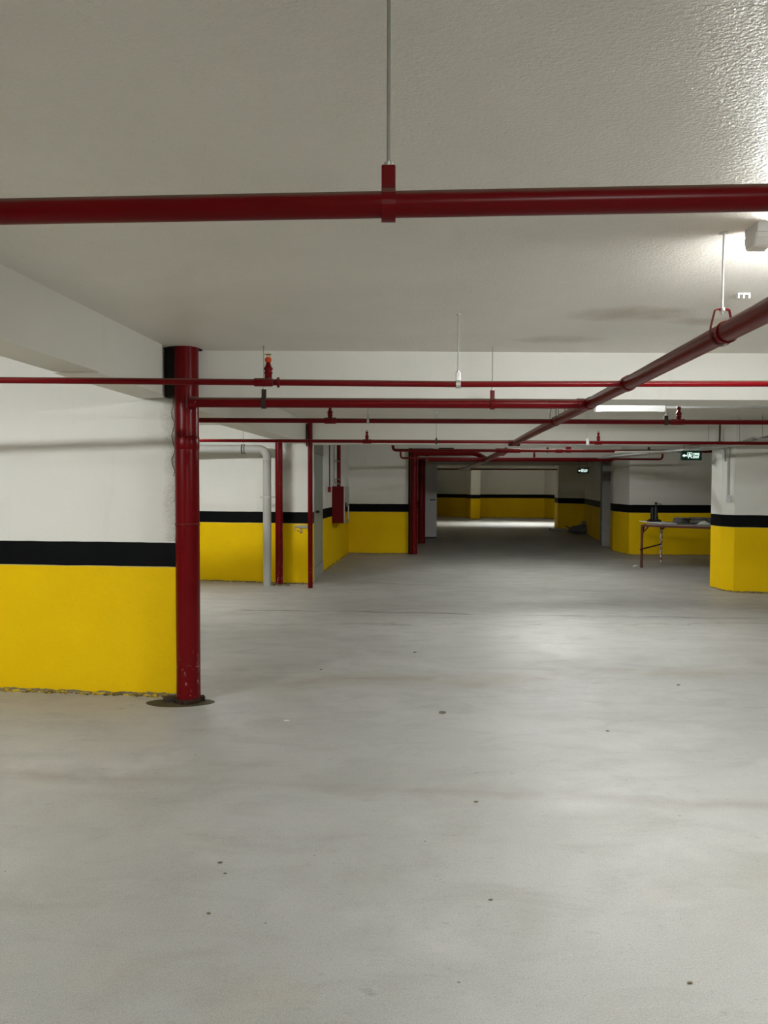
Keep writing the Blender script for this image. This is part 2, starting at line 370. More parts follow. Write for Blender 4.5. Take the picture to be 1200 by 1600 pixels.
# debris and crumbs along the wall feet: ragged mortar lines
def rubble(name, pts, label, wid=0.05, hgt=0.02, step=0.035):
    bm = nb()
    for (a, b_) in zip(pts, pts[1:]):
        a, b_ = V(a), V(b_); L = (b_ - a).length; k = int(L / step)
        for i in range(k):
            p = a.lerp(b_, (i + random.random()) / k); s = random.uniform(0.3, 1.0)
            mt = Matrix.Translation((p.x, p.y - random.uniform(0, wid * 0.5), hgt * s * 0.3)) @ Matrix.Rotation(random.uniform(0, 3.1), 4, 'Z') @ Matrix.Rotation(random.uniform(-0.5, 0.5), 4, 'X')
            add_box(bm, -step * s, step * s, -wid * 0.3 * s, wid * 0.3 * s, -hgt * 0.4 * s, hgt * 0.4 * s, mat=mt)
    o = obj(name, bm, M['mortar_y']); tag(o, label, 'rubble', kind='stuff'); return o
rubble('mortar_rubble', [(-5, 6.24), (-3.03, 6.0), (-1.60, 5.83)], 'crumbling mortar line at the foot of the nearest left wall', hgt=0.022)
rubble('mortar_rubble', [(-3.10, 12.98), (-1.2, 12.54)], 'crumbled mortar along the foot of the wall behind the drain pipe')
rubble('mortar_rubble', [(5.24, 11.90), (5.35, 11.69), (5.82, 11.58), (7, 11.5)], 'crumbled mortar at the foot of the right wall end')
rubble('mortar_rubble', [(-1.13, 14.4), (-0.835, 18.2)], 'grey debris along the side wall under the hose cabinet')

# raw mortar seam on the end of the nearest left wall, hidden half behind the riser
bm = nb()
zz = 2.27
pts = []
while zz > 1.18:
    wd = 0.030 + random.uniform(-0.008, 0.012)
    mt = Matrix.Translation((-1.545 + random.uniform(-0.008, 0.008), 5.846, zz)) @ Matrix.Rotation(random.uniform(-0.3, 0.3), 4, 'Y')
    add_box(bm, -wd, wd + 0.06, -0.012, 0.01, -0.035, 0.035, mat=mt); zz -= 0.05
o = obj('mortar_seam', bm, M['concrete']); tag(o, 'rough bare mortar seam on the wall edge beside the thick near riser', 'mortar', kind='structure')
bm = nb(); p = [V((-1.60 + 0.012 * math.sin(k * 1.7) + random.uniform(-0.008, 0.008), 5.842, 2.27 - k * 0.045)) for k in range(14)]
add_tube(bm, p, [0.0018 + random.uniform(0, 0.002) for _ in p], 6); o2 = obj('crack', bm, M['dark'], o)

# doors of the place
door = thing('door_1', 'tall narrow grey-green steel door between left wall and side wall', 'door'); door['kind'] = 'structure'
bm = nb(); add_prism(bm, [(-1.166, 12.84), (-1.142, 14.32), (-1.19, 14.32), (-1.21, 12.84)], 0.235, 2.16); obj('door_leaf', bm, M['door'], door)
bm = nb(); add_prism(bm, [(-1.160, 12.80), (-1.135, 14.37), (-1.30, 14.37), (-1.30, 12.80)], 0, 0.225); obj('threshold', bm, M['concrete'], door)
bm = nb(); add_prism(bm, [(-1.160, 12.80), (-1.135, 14.37), (-1.30, 14.37), (-1.30, 12.80)], 2.165, CEIL); obj('lintel', bm, M['concrete'], door)
bm = nb(); add_box(bm, -1.165, -1.10, 13.05, 13.10, 1.15, 1.19, 0.006); obj('door_handle', bm, M['black'], door)
door = thing('door_2', 'white door leaf with black handle beside the far red risers', 'door'); door['kind'] = 'structure'
bm = nb(); add_box(bm, 0.80, 1.615, 23.50, 23.55, 0.05, 2.27, 0.004); obj('door_leaf', bm, M['door_white'], door)
bm = nb(); add_box(bm, 0.82, 1.60, 23.52, 23.54, 0.0, 0.05); obj('bottom_seal', bm, M['black'], door)
bm = nb(); add_box(bm, 1.40, 1.58, 23.45, 23.475, 1.17, 1.20, 0.006); add_box(bm, 1.54, 1.57, 23.45, 23.50, 1.175, 1.195); obj('door_handle', bm, M['black'], door)
bm = nb(); add_tube(bm, [(6.2, 33.4, 2.345), (7.5, 33.4, 2.36)], 0.022, 8); add_box(bm, 6.55, 7.2, 33.3, 33.5, 2.366, 2.39)  # made-up white tube and tray stand in for a bright streak
ct = tag(obj('streak_tray', bm, M['white_plastic']), 'short pale tray added as the bright streak high up in the far bay', 'tray')
for x in (6.3, 7.4):
    bm = nb(); add_tube(bm, [(x, 33.4, 2.35), (x, 33.4, 4.2)], 0.006, 6); obj('rod', bm, M['rod'], ct)
# low kerb block at the foot of the far dark wall
bm = nb(); add_box(bm, 5.95, 6.45, 27.0, 27.7, 0, 0.10, 0.01); tag(obj('concrete_kerb', bm, M['concrete']), 'low concrete kerb block at the foot of the unlit wall', 'kerb', kind='structure')

# ------------------------------------------------------------------ red pipes
def lerp(a, b, t): return V(a).lerp(V(b), t)
def pipe(name, label, pts, r, bend=0.0, couplings=(), cat='pipe', seg=28, mat='red', group=None, cname='coupling'):
    t = thing(name, label, cat, pts[0], group=group); base = V(pts[0])
    q = [V(p) - base for p in pts]
    bm = nb(); add_tube(bm, q, r, seg, bend); obj('pipe_run', bm, M[mat], t)
    for (p, d, ln, rr) in couplings:
        p = V(p) - base; d = V(d).normalized() * ln / 2; bm = nb()
        h = d.normalized() * min(0.006, ln * 0.1)
        add_tube(bm, [p - d, p - d + h, p + d - h, p + d], [rr - 0.003, rr, rr, rr - 0.003], seg); obj(cname, bm, M[mat], t)
    return t
X = (1, 0, 0)
# pipe nearest the camera
pipe('sprinkler_pipe', 'thick red pipe crossing just overhead, nearest the camera', [(-2.6, 1.735, PZ - 0.02), (-0.83, 1.655, PZ - 0.02), (2.4, 1.475, PZ - 0.02)], 0.0265)
pipe('sprinkler_pipe', 'thin red pipe passing in front of the thick riser, with a sprinkler at left', [(-4.6, 4.32, PZ), (-0.75, 4.47, PZ - 0.004), (0.4, 4.57, PZ), (3.6, 4.57, PZ + 0.012)], 0.0185,
     couplings=[((-0.70, 4.474, PZ - 0.004), (1, 0.02, 0), 0.11, 0.024), ((-0.615, 4.48, PZ - 0.004), (1, 0.02, 0), 0.014, 0.030)])
riser = pipe('riser_pipe', 'thickest red riser standing floor to ceiling beside the nearest left wall', [(-1.460, 5.70, 0.035), (-1.460, 5.70, CEIL)], 0.088, seg=48,
     couplings=[((-1.460, 5.70, 1.93), (0, 0, 1), 0.10, 0.0905), ((-1.460, 5.70, 1.33), (0, 0, 1), 0.012, 0.0925)])
pipe('sprinkler_pipe', 'thick red branch pipe from the near riser to the slanting main', [(-1.40, 5.60, PZ), (1.50, 5.66, PZ)], 0.036,
     couplings=[((-1.385, 5.60, PZ), (1, 0.02, 0), 0.05, 0.043), ((1.44, 5.66, PZ), (1, 0.02, 0), 0.06, 0.041)])
m1a, m1b = V((1.16, 0.0, PZ + 0.01)), V((1.83, 10.85, PZ))
md = (m1b - m1a)
def mp(y): return m1a + md * (y / 10.85)
pipe('main_pipe', 'thick red main pipe slanting overhead from the right edge down the lane', [m1a, m1b], 0.041, seg=32,
     couplings=[(mp(3.04), md, 0.012, 0.046), (mp(4.56), md, 0.07, 0.047), (mp(5.66), md, 0.07, 0.046), (mp(7.2), md, 0.06, 0.046), (m1b, X, 0.16, 0.043)])
pipe('sprinkler_pipe', 'thin red pipe third from the camera, behind the slanting main', [(-3.2, 7.1, PZ), (6.5, 7.3, PZ)], 0.023,
     couplings=[((-0.50, 7.15, PZ), X, 0.11, 0.029), ((2.75, 7.22, PZ), X, 0.13, 0.028)])
pipe('sprinkler_pipe', 'thin red pipe meeting the far end of the slanting main', [(-4.0, 10.45, PZ + 0.01), (7.0, 10.85, PZ)], 0.023,
     couplings=[((-0.235, 10.59, PZ + 0.005), X, 0.12, 0.030), ((2.98, 10.71, PZ), X, 0.10, 0.028)])
pipe('sprinkler_pipe', 'thin red pipe with a raised elbow end over the yellow back wall', [(0.15, 13.1, PZ + 0.13), (0.15, 13.1, PZ), (6.6, 13.3, PZ)], 0.026, 0.07,
     couplings=[((2.12, 13.16, PZ), X, 0.42, 0.040), ((3.0, 13.2, PZ), X, 0.12, 0.036)])
m2a, m2b = V((2.08, 13.15, PZ)), V((2.86, 26.5, PZ))
pipe('main_pipe', 'far red main pipe slanting away into the dark lane', [m2a, m2b, (2.75, 27.9, PZ - 0.01)], 0.052, 0.3, couplings=[((2.14, 13.9, PZ), m2b - m2a, 0.10, 0.062)])
pipe('sprinkler_pipe', 'thin red pipe with upturned ends below the third beam', [(0.36, 16.7, PZ + 0.13), (0.36, 16.7, PZ - 0.005), (6.15, 17.0, PZ - 0.01), (6.15, 17.0, PZ + 0.14)], 0.022, 0.07)
pipe('header_pipe', 'thick dark red pipe running across in front of the unlit beam', [(1.0, 17.45, PZ - 0.01), (5.2, 17.55, PZ)], 0.045)
pipe('header_pipe', 'thick red pipe from the top of the far riser bending down to the right', [(0.70, 17.95, 2.37), (2.12, 17.75, 2.37), (2.32, 17.6, PZ + 0.01)], 0.058, 0.16,
     couplings=[((1.0, 17.91, 2.37), X, 0.10, 0.066)])
pipe('riser_pipe', 'thick red riser at the end of the yellow back wall', [(0.70, 17.98, 0.02), (0.70, 17.98, 2.44)], 0.083, seg=40, couplings=[((0.70, 17.98, 1.25), (0, 0, 1), 0.012, 0.087), ((0.70, 17.98, 2.34), (0, 0, 1), 0.16, 0.088)])
pipe('riser_pipe', 'second thick red riser just behind the first, next to the white door', [(1.04, 21.2, 0.02), (1.04, 21.2, CEIL)], 0.10, seg=40)
bm = nb(); add_box(bm, 0.585, 0.67, 18.12, 18.5, 0.0, 2.50); struct('wall_strip', bm, M['black'], 'black strip filling the edge of the back wall behind the riser', 'wall')  # flat black box standing in for the dark gap at the wall edge
bm = nb(); add_box(bm, 0.68, 1.16, 18.0, 18.3, 2.42, 2.49, 0.01); tag(obj('steel_bracket', bm, M['black']), 'dark steel bracket above the elbow of the far riser', 'bracket')
pipe('sprinkler_pipe', 'thin dark red pipe across the mouth of the far lit bay', [(1.6, 28.0, PZ), (7.2, 28.2, PZ)], 0.03)
pipe('riser_pipe', 'medium red riser with scraped foot beside the grey drain pipe', [(-1.70, 12.44, 0.02), (-1.70, 12.44, 2.36)], 0.060, seg=36,
     couplings=[((-1.70, 12.44, 1.63), (0, 0, 1), 0.012, 0.063), ((-1.70, 12.44, 0.72), (0, 0, 1), 0.012, 0.063), ((-1.70, 12.44, 2.16), (0, 0, 1), 0.012, 0.063)])
r2 = pipe('riser_pipe', 'slim red riser carrying a hose valve, in front of the grey-green door', [(-1.160, 12.08, 0.0), (-1.160, 12.08, CEIL)], 0.038, seg=30, couplings=[((-1.160, 12.08, 2.18), (0, 0, 1), 0.012, 0.041)])
pipe('wall_pipe', 'slim red drop pipe feeding the hose cabinet', [(-0.93, 15.8, CEIL), (-0.93, 15.8, 1.60)], 0.040)

# valve on the slim riser
t = thing('hose_valve', 'small grey and brass hose valve on the slim red riser', 'valve', (-1.20, 12.06, 0.965))
bm = nb(); add_tube(bm, [(0.0, 0, 0), (-0.09, 0, 0)], 0.026, 20); add_tube(bm, [(-0.09, 0, 0), (-0.125, 0, 0)], 0.032, 8); obj('nipple', bm, M['galv'], t)
bm = nb(); add_lathe(bm, [(0.012, -0.10), (0.020, -0.095), (0.020, -0.05), (0.014, -0.045), (0.014, 0)], (-0.105, 0, 0), 12); obj('outlet', bm, M['brass'], t)
bm = nb(); add_box(bm, -0.15, -0.055, -0.012, 0.012, -0.105, -0.09, 0.003, Matrix.Translation((0, 0, 0)) @ Matrix.Rotation(0.25, 4, 'Y')); obj('lever', bm, M['brass'], t)
bm = nb(); add_tube(bm, [(-0.125, 0, 0), (-0.195, 0, 0.005)], 0.016, 12); add_tube(bm, [(-0.195, 0, 0.03), (-0.195, 0, -0.06)], 0.011, 10); obj('spindle', bm, M['galv'], t)

# grey drain pipe
t = pipe('drain_pipe', 'grey plastic drain pipe running under the beam and bending down the wall', [(-6.2, 12.70, 2.24), (-1.885, 12.38, 2.20), (-1.885, 12.38, 0.0)], 0.066, 0.15, seg=32, mat='pvc',
     couplings=[((-2.08, 12.40, 2.203), (1, -0.07, 0), 0.03, 0.070), ((-1.885, 12.38, 2.02), (0, 0, 1), 0.03, 0.070)])
bm = nb(); add_tube(bm, [(-1.885, 12.38, 1.415), (-1.885, 12.38, 1.445)], 0.072, 24); add_box(bm, -2.0, -1.77, 12.36, 12.42, 1.418, 1.442, 0.003)
c = obj('wall_clamp', bm, M['galv'], t, (-V((-6.2, 12.70, 2.24)))[:]); c['label'] = 'galvanised steel clamp'
t = thing('pipe_hanger', 'thin rod with dark loop clamp holding the grey drain pipe', 'hanger', (-2.27, 12.41, 2.2), group='pipe hangers')
bm = nb(); add_tube(bm, [(0, 0, 0.07), (0, 0, CEIL - 2.2)], 0.004, 8); obj('rod', bm, M['rod'], t)
bm = nb()
for dx in (-0.02, 0.02): add_tube(bm, [(dx, 0.076 * math.cos(a * math.pi / 8), 0.076 * math.sin(a * math.pi / 8)) for a in range(17)], 0.006, 6)
obj('clamp', bm, M['black'], t)

# scraped collar / debris at riser feet
bm = nb()
for k in range(22):
    a = random.uniform(0, 6.28); s = random.uniform(0.010, 0.024); rr = random.uniform(0.070, 0.10)
    add_box(bm, -s, s, -s * 0.7, s * 0.7, -s * 0.6, s * 0.6, mat=Matrix.Translation((rr * math.cos(a), rr * math.sin(a), s * 0.8)) @ Matrix.Rotation(a, 4, 'Z') @ Matrix.Rotation(random.uniform(-.5, .5), 4, 'X'))
add_lathe(bm, [(0.094, 0.0), (0.10, 0.012), (0.092, 0.034), (0.080, 0.040)], (0, 0, 0), 22)
t = thing('pipe_foot_packing', 'rusty crumbling packing around the foot of the thickest near riser', 'packing', (-1.460, 5.70, 0.0))
obj('packing', bm, M['rust'], t)
bm = nb(); add_box(bm, -0.06, 0.05, -0.03, 0.04, 0.0, 0.035, 0.006, Matrix.Rotation(0.3, 4, 'Z')); obj('lump', bm, M['dark'], t, (-0.13, 0.01, 0))
bm = nb(); vs = []
for k in range(36):
    a = k / 36 * 2 * math.pi; r = 1 + 0.08 * math.sin(2 * a + 1) + 0.05 * math.sin(3 * a); vs.append(bm.verts.new((0.235 * r * math.cos(a) - 0.04, 0.115 * r * math.sin(a), 0.003)))
bm.faces.new(vs); ret = bmesh.ops.extrude_face_region(bm, geom=list(bm.faces)); 
for v in ret['geom']:
    if isinstance(v, bmesh.types.BMVert): v.co.z = 0.0005
tag(obj('floor_stain', bm, M['stain'], at=(-1.475, 5.66, 0)), 'dark wet stain on the floor around the near riser foot', 'stain', kind='stuff')
bm = nb()
for k in range(9):
    s = random.uniform(0.012, 0.028); a = random.uniform(-0.12, 0.12)
    add_box(bm, -s, s, -s * .6, s * .6, 0, s * 0.8, mat=Matrix.Translation((a, random.uniform(-.06, .02), 0)) @ Matrix.Rotation(random.uniform(0, 3), 4, 'Z'))
tag(obj('mortar_rubble', bm, M['mortar'], at=(-1.66, 12.37, 0)), 'small heap of crumbs at the foot of the medium riser', 'rubble', kind='stuff')

# ceiling rosettes where risers pass through
bm = nb(); add_box(bm, 1.28, 1.62, 17.9, 18.1, 2.41, 2.50); tag(obj('steel_bracket', bm, M['dark']), 'short dark box bracket behind the far elbow pipe', 'bracket')

# ------------------------------------------------------------------ sprinkler heads
def sprinkler(x, y, z, label, orange=False, k=1.0):
    t = thing('sprinkler', label, 'sprinkler', (x, y, z), group='upright sprinkler heads')
    bm = nb(); pr = [(0.021, 0), (0.021, 0.026), (0.025, 0.028), (0.025, 0.036), (0.020, 0.040), (0.020, 0.046), (0.026, 0.050), (0.026, 0.060), (0.017, 0.070), (0.017, 0.078), (0.013, 0.082), (0.013, 0.092)]
    add_lathe(bm, [(r * k, h * k) for r, h in pr], seg=18); obj('reducer', bm, M['red'], t)
    bm = nb(); add_lathe(bm, [(0.010 * k, 0.090 * k), (0.019 * k, 0.100 * k), (0.019 * k, 0.114 * k), (0.012 * k, 0.122 * k)], seg=14)
    obj('cap', bm, M['orange'] if orange else M['red'], t)
    if orange: t.children[-1]['label'] = 'orange protective cap'
    bm = nb()
    for s in (-1, 1): add_tube(bm, [(s * 0.009 * k, 0, 0.118 * k), (s * 0.012 * k, 0, 0.128 * k), (0, 0, 0.138 * k)], 0.0025 * k, 6)
    add_lathe(bm, [(0.004 * k, 0.134 * k), (0.022 * k, 0.138 * k), (0.022 * k, 0.140 * k), (0.004 * k, 0.142 * k)], seg=16); obj('deflector', bm, M['rod'] if not orange else M['brass'], t)
    return t
sprinkler(-0.672, 4.475, PZ + 0.018, 'red sprinkler with an orange cap, on the near thin pipe at left', True)
sprinkler(-0.502, 7.15, PZ + 0.02, 'red sprinkler on the third pipe, right of the slim riser top')
sprinkler(2.76, 7.22, PZ + 0.02, 'red sprinkler on the third pipe near the unlit batten')
sprinkler(-0.237, 10.59, PZ + 0.02, 'red sprinkler on the fourth pipe left of the lane centre')
sprinkler(2.98, 10.71, PZ + 0.02, 'red sprinkler on the fourth pipe right of the slanting main')
sprinkler(3.29, 16.86, PZ + 0.02, 'small distant red sprinkler below the third beam', k=1.1)

# ------------------------------------------------------------------ hangers
def hanger(x, y, z, label, pr=0.02, lug=0.05, rod_mat='rod', lug_mat='red', rr=0.004, wdt=0.018, top=CEIL):
    """threaded rod from the slab, an anchor plate, and a clamp around a pipe of radius pr running along X"""
    t = thing('pipe_hanger', label, 'hanger', (x, y, z), group='pipe hangers')
    bm = nb(); add_tube(bm, [(0, 0, pr + lug), (0, 0, top - z)], rr, 10); obj('rod', bm, M[rod_mat], t)
    bm = nb(); add_lathe(bm, [(rr * 3.6, top - z - 0.004), (rr * 3.6, top - z)], seg=14); obj('anchor', bm, M['galv'], t)
    bm = nb()
    pts = [(0, (pr + 0.003) * math.sin(a), -(pr + 0.003) * math.cos(a)) for a in [math.radians(q) for q in range(-150, 151, 15)]]
    for a, b_ in zip(pts, pts[1:]):
        vs = [bm.verts.new(V(p) + V((s * wdt, 0, 0)) + V((0, p[1], p[2])) * q) for s in (-1, 1) for p in (a, b_) for q in (0.0, 0.12)]
        for f in ((0, 2, 3, 1), (4, 5, 7, 6), (0, 4, 6, 2), (1, 3, 7, 5), (0, 1, 5, 4), (2, 6, 7, 3)): bm.faces.new([vs[i] for i in f])
    add_box(bm, -wdt, wdt, -0.012, 0.012, pr, pr + lug, 0.003)
    obj('clamp', bm, M[lug_mat], t)
    bm = nb(); add_lathe(bm, [(0.010, pr + lug), (0.010, pr + lug + 0.008)], seg=6); obj('nut', bm, M['galv'], t)
    return t
hanger(0.008, 1.612, PZ - 0.02, 'threaded rod and red clamp on the pipe nearest the camera', 0.027, 0.052, rr=0.0042, wdt=0.0145)
hanger(0.437, 4.57, PZ, 'rod and shiny steel clamp on the thin pipe mid lane', 0.019, 0.050, lug_mat='galv', rr=0.0035, wdt=0.014)
hanger(-0.875, 5.61, PZ, 'rod and brown clamp on the branch pipe at left', 0.036, 0.06, lug_mat='dark', rr=0.0035, wdt=0.016)
hanger(0.79, 5.64, PZ, 'rod and red clamp on the branch pipe right of lane centre', 0.036, 0.06, rr=0.0035, wdt=0.016)
hanger(-0.15, 7.16, PZ, 'rod and steel loop on the third pipe', 0.024, 0.035, lug_mat='galv', rr=0.003, wdt=0.010)
hanger(2.64, 7.22, PZ, 'rod and clamp on the third pipe left of its right sprinkler', 0.024, 0.035, lug_mat='dark', rr=0.003, wdt=0.018)
hanger(0.72, 10.62, PZ, 'rod with small dark clamp on the fourth pipe mid lane', 0.024, 0.03, lug_mat='dark', rr=0.003, wdt=0.012)
hanger(2.82, 10.70, PZ, 'rod with pale clamp on the fourth pipe beside its right sprinkler', 0.024, 0.03, lug_mat='white_plastic', rr=0.003, wdt=0.020)
hanger(2.80, 13.19, PZ, 'short dark clamp on the pipe behind the second beam', 0.026, 0.03, lug_mat='dark', rr=0.003, wdt=0.016)
hanger(3.16, 13.2, PZ, 'wide dark red clamp on the pipe behind the second beam', 0.026, 0.05, rr=0.003, wdt=0.045)
hanger(4.55, 13.23, PZ, 'dark clamp left of the green exit sign', 0.026, 0.04, lug_mat='dark', rr=0.003, wdt=0.018)
hanger(5.55, 13.27, PZ, 'dark clamp right of the green exit sign', 0.026, 0.03, lug_mat='dark', rr=0.003, wdt=0.018)
# pear hanger of the slanting main
t = thing('pipe_hanger', 'pale rod with open pear-shaped loop around the slanting main pipe', 'hanger', mp(3.10), group='pipe hangers')
bm = nb(); add_tube(bm, [(0, 0, 0.078), (0.002, 0, CEIL - mp(3.1).z)], 0.004, 10); obj('rod', bm, M['white_plastic'], t)
bm = nb()
loop = [(-0.012, 0.098), (-0.028, 0.094), (-0.043, 0.03), (-0.045, 0.0)] + [(0.045 * math.cos(a), 0.045 * math.sin(a)) for a in [math.radians(q) for q in range(195, 346, 15)]] + [(0.045, 0), (0.043, 0.03), (0.028, 0.094), (0.012, 0.098)]
for a, b_ in zip(loop, loop[1:] + loop[:1]):
    vs = [bm.verts.new((p[0] * q, s * 0.008, p[1] * q)) for s in (-1, 1) for p in (a, b_) for q in (1.0, 1.05)]
    for f in ((0, 2, 3, 1), (4, 5, 7, 6), (0, 4, 6, 2), (1, 3, 7, 5), (0, 1, 5, 4), (2, 6, 7, 3)): bm.faces.new([vs[i] for i in f])
obj('loop', bm, M['red'], t)
bm = nb(); add_lathe(bm, [(0.012, -0.004), (0.012, 0.006)], (0, 0, 0.098), 6); obj('nut', bm, M['galv'], t)
bm = nb(); add_lathe(bm, [(0.018, -0.003), (0.018, 0)], (0.002, 0, CEIL - mp(3.1).z), 14); obj('anchor', bm, M['galv'], t)
# wires around the main farther back
for k, y in enumerate((6.9, 7.25)):
    bm = nb(); p = mp(y); add_tube(bm, [(p.x + 0.02 * k, y, CEIL), (p.x - 0.05, y, p.z + 0.06), (p.x - 0.046, y, p.z), (p.x, y, p.z - 0.047), (p.x + 0.046, y, p.z), (p.x + 0.03, y, p.z + 0.07), (p.x + 0.02 * k, y, CEIL)], 0.003, 6, 0.02)
    tag(obj('hanging_wire', bm, M['black']), ('nearer', 'farther')[k] + ' of two thin dark wire loops tying the slanting main to the slab', 'wire')

# ------------------------------------------------------------------ ceiling lamps
lamp_mat = {}
def lamp(x0, y, s, label, z=CEIL, ln=1.27, rz=0.0):
    key = s
    if key not in lamp_mat: lamp_mat[key] = emit('lamp_diffuser_%d' % s, LAMP_COLOUR, s) if s else M['white_plastic']
    t = thing('ceiling_lamp', label, 'lamp', (x0, y, z), rz, group='ceiling batten lamps')
    bm = nb(); prof = [(-0.055, 0), (0.055, 0), (0.050, -0.035), (-0.050, -0.035)]
    def ext(bm, prof, a, b_):
        va = [bm.verts.new((a, p[0], p[1])) for p in prof]; vb = [bm.verts.new((b_, p[0], p[1])) for p in prof]; k = len(prof)
        bm.faces.new(va); bm.faces.new(vb[::-1])
        for i in range(k): bm.faces.new([va[i], vb[i], vb[(i + 1) % k], va[(i + 1) % k]])
    ext(bm, prof, 0.005, ln - 0.005); obj('housing', bm, M['white_plastic'], t)
    d = [(-0.048, -0.036), (0.048, -0.036), (0.046, -0.055), (0.032, -0.084), (-0.032, -0.084), (-0.046, -0.055)]
    bm = nb(); ext(bm, d, 0.075, ln - 0.075); obj('diffuser', bm, lamp_mat[key], t)
    for a, b_ in ((0, 0.075), (ln - 0.075, ln)):
        bm = nb(); ext(bm, [(-0.050, -0.034), (0.050, -0.034), (0.048, -0.058), (0.034, -0.088), (-0.034, -0.088), (-0.048, -0.058)], a, b_)
        bmesh.ops.bevel(bm, geom=list(bm.edges), offset=0.004, segments=2, affect='EDGES'); obj('end_cap', bm, M['white_plastic'], t)
    return t
LAB = ['bright batten lamp under the slab cut by the right edge of the picture', 'lit batten lamp hidden behind the nearest cross beam', 'batten lamp hidden behind the second cross beam']
for (x, y, s), l in zip(LAMP_R, LAB): lamp(x, y, s, l)
for x, y, s in LAMP_BACK: lamp(x, y, s, 'batten lamp behind the viewer')
for (x, y, s), l in zip(LAMP_L, ('batten lamp in the near left bay beyond the left edge', 'batten lamp in the left bay in front of the drain pipe')): lamp(x, y, s, l)
far = lamp(LAMP_FAR[0], LAMP_FAR[1], LAMP_FAR[2], 'hidden batten lamp with added opaque skirt over the lit floor of the far bay', z=4.2)
bm = nb()
for a, b_, c_, d_ in ((-0.02, 1.29, -0.10, -0.09), (-0.02, 1.29, 0.09, 0.10), (-0.03, -0.02, -0.10, 0.10), (1.29, 1.30, -0.10, 0.10)): add_box(bm, a, b_, c_, d_, -0.24, 0)
obj('lamp_skirt', bm, M['cable'], far)  # opaque skirt added to keep this lamp's light off the walls

lamp(2.63, 9.62, 0, 'unlit white batten under the slab just past the nearest cross beam', ln=0.86)
# conduit continuing from the unlit batten
pipe('cable_conduit', 'grey conduit along the slab right of the unlit batten', [(3.49, 9.62, CEIL - 0.03), (4.75, 9.50, CEIL - 0.03)], 0.018, mat='cable_lt', cname='sleeve')
bm = nb(); add_tube(bm, [(4.75, 9.50, CEIL - 0.03), (4.84, 9.4, CEIL - 0.035), (4.96, 9.3, CEIL - 0.11), (5.02, 9.2, CEIL - 0.22), (5.2, 9.1, 2.30)], 0.022, 12, 0.08)
tag(obj('flexible_hose', bm, M['black']), 'black flexible hose curling down at the right edge under the first beam', 'hose')
# small things on the near ceiling
t = thing('smoke_detector', 'small pale ceiling detector cut by the right picture edge', 'detector', (1.115, 2.05, CEIL))
bm = nb(); add_lathe(bm, [(0.045, -0.018), (0.050, 0.0)], seg=28); obj('base', bm, M['white_plastic'], t)
bm = nb(); add_lathe(bm, [(0.020, -0.046), (0.034, -0.040), (0.040, -0.018)], seg=28); obj('sensor', bm, M['white_plastic'], t)
t = thing('ceiling_clip', 'small white cable clip on the slab near the pear-shaped hanger', 'clip', (1.88, 4.06, CEIL))
bm = nb(); add_box(bm, -0.03, 0.03, -0.006, 0.006, -0.008, 0, 0.001); obj('base', bm, M['white_plastic'], t)
for dx in (-0.028, 0, 0.028):
    bm = nb(); add_box(bm, dx - 0.004, dx + 0.004, -0.01, 0.01, -0.028, 0, 0.001); obj('prong', bm, M['white_plastic'], t)

# ------------------------------------------------------------------ hose cabinet, call point
t = thing('hose_cabinet', 'red fire hose cabinet with framed glass door on the side wall', 'cabinet', (-1.055, 15.55, 0.85), math.radians(-4.4))
bm = nb(); add_box(bm, 0, 0.24, 0, 0.72, 0, 0.75, 0.006); obj('body', bm, M['cabinet'], t)
bm = nb()
for (a, b_, c_, d_) in ((0, 0.72, 0, 0.05), (0, 0.72, 0.70, 0.75), (0, 0.05, 0.05, 0.70), (0.67, 0.72, 0.05, 0.70), (0.05, 0.67, 0.34, 0.38)): add_box(bm, 0.24, 0.262, a, b_, c_, d_, 0.002)
dr = obj('door', bm, M['galv'], t)
bm = nb(); add_box(bm, 0.246, 0.252, 0.05, 0.67, 0.05, 0.70); g = obj('glass_pane', bm, M['glass'], dr)
bm = nb(); add_box(bm, 0.262, 0.285, 0.06, 0.09, 0.33, 0.42, 0.003); obj('door_handle', bm, M['black'], dr)
bm = nb(); add_tube(bm, [(0.05, 0.1, 0.75), (0.06, 0.12, 0.80), (0.12, 0.25, 0.805), (0.16, 0.2, 0.75)], 0.012, 8, 0.03); obj('top_fitting', bm, M['galv'], t)
t = thing('alarm_call_point', 'small dark red call point box below a black cable', 'alarm box', (-1.075, 14.75, 1.49), math.radians(-4.4))
bm = nb(); add_box(bm, 0, 0.055, -0.045, 0.045, 0, 0.10, 0.004); obj('body', bm, M['callbox'], t)
bm = nb(); add_tube(bm, [(0.03, 0, 0.10), (0.028, 0.01, 0.45), (0.03, 0, CEIL - 1.49)], 0.011, 8); obj('cable', bm, M['black'], t)
bm = nb(); add_tube(bm, [(-1.01, 15.55, CEIL), (-1.01, 15.55, 1.75), (-0.98, 15.6, 1.66)], 0.009, 8, 0.03); add_box(bm, -1.01, -0.90, 15.6, 15.64, 2.10, 2.12); add_box(bm, -1.01, -0.90, 15.6, 15.64, 1.74, 1.755)
tag(obj('cable_conduit', bm, M['cable']), 'thin grey conduit running down to the hose cabinet', 'conduit')
bm = nb(); add_tube(bm, [(-1.215, 12.10, 2.58), (-1.215, 12.10, 2.23)], 0.010, 8); tag(obj('cable_conduit', bm, M['black']), 'short dark conduit beside the top of the slim riser', 'conduit')

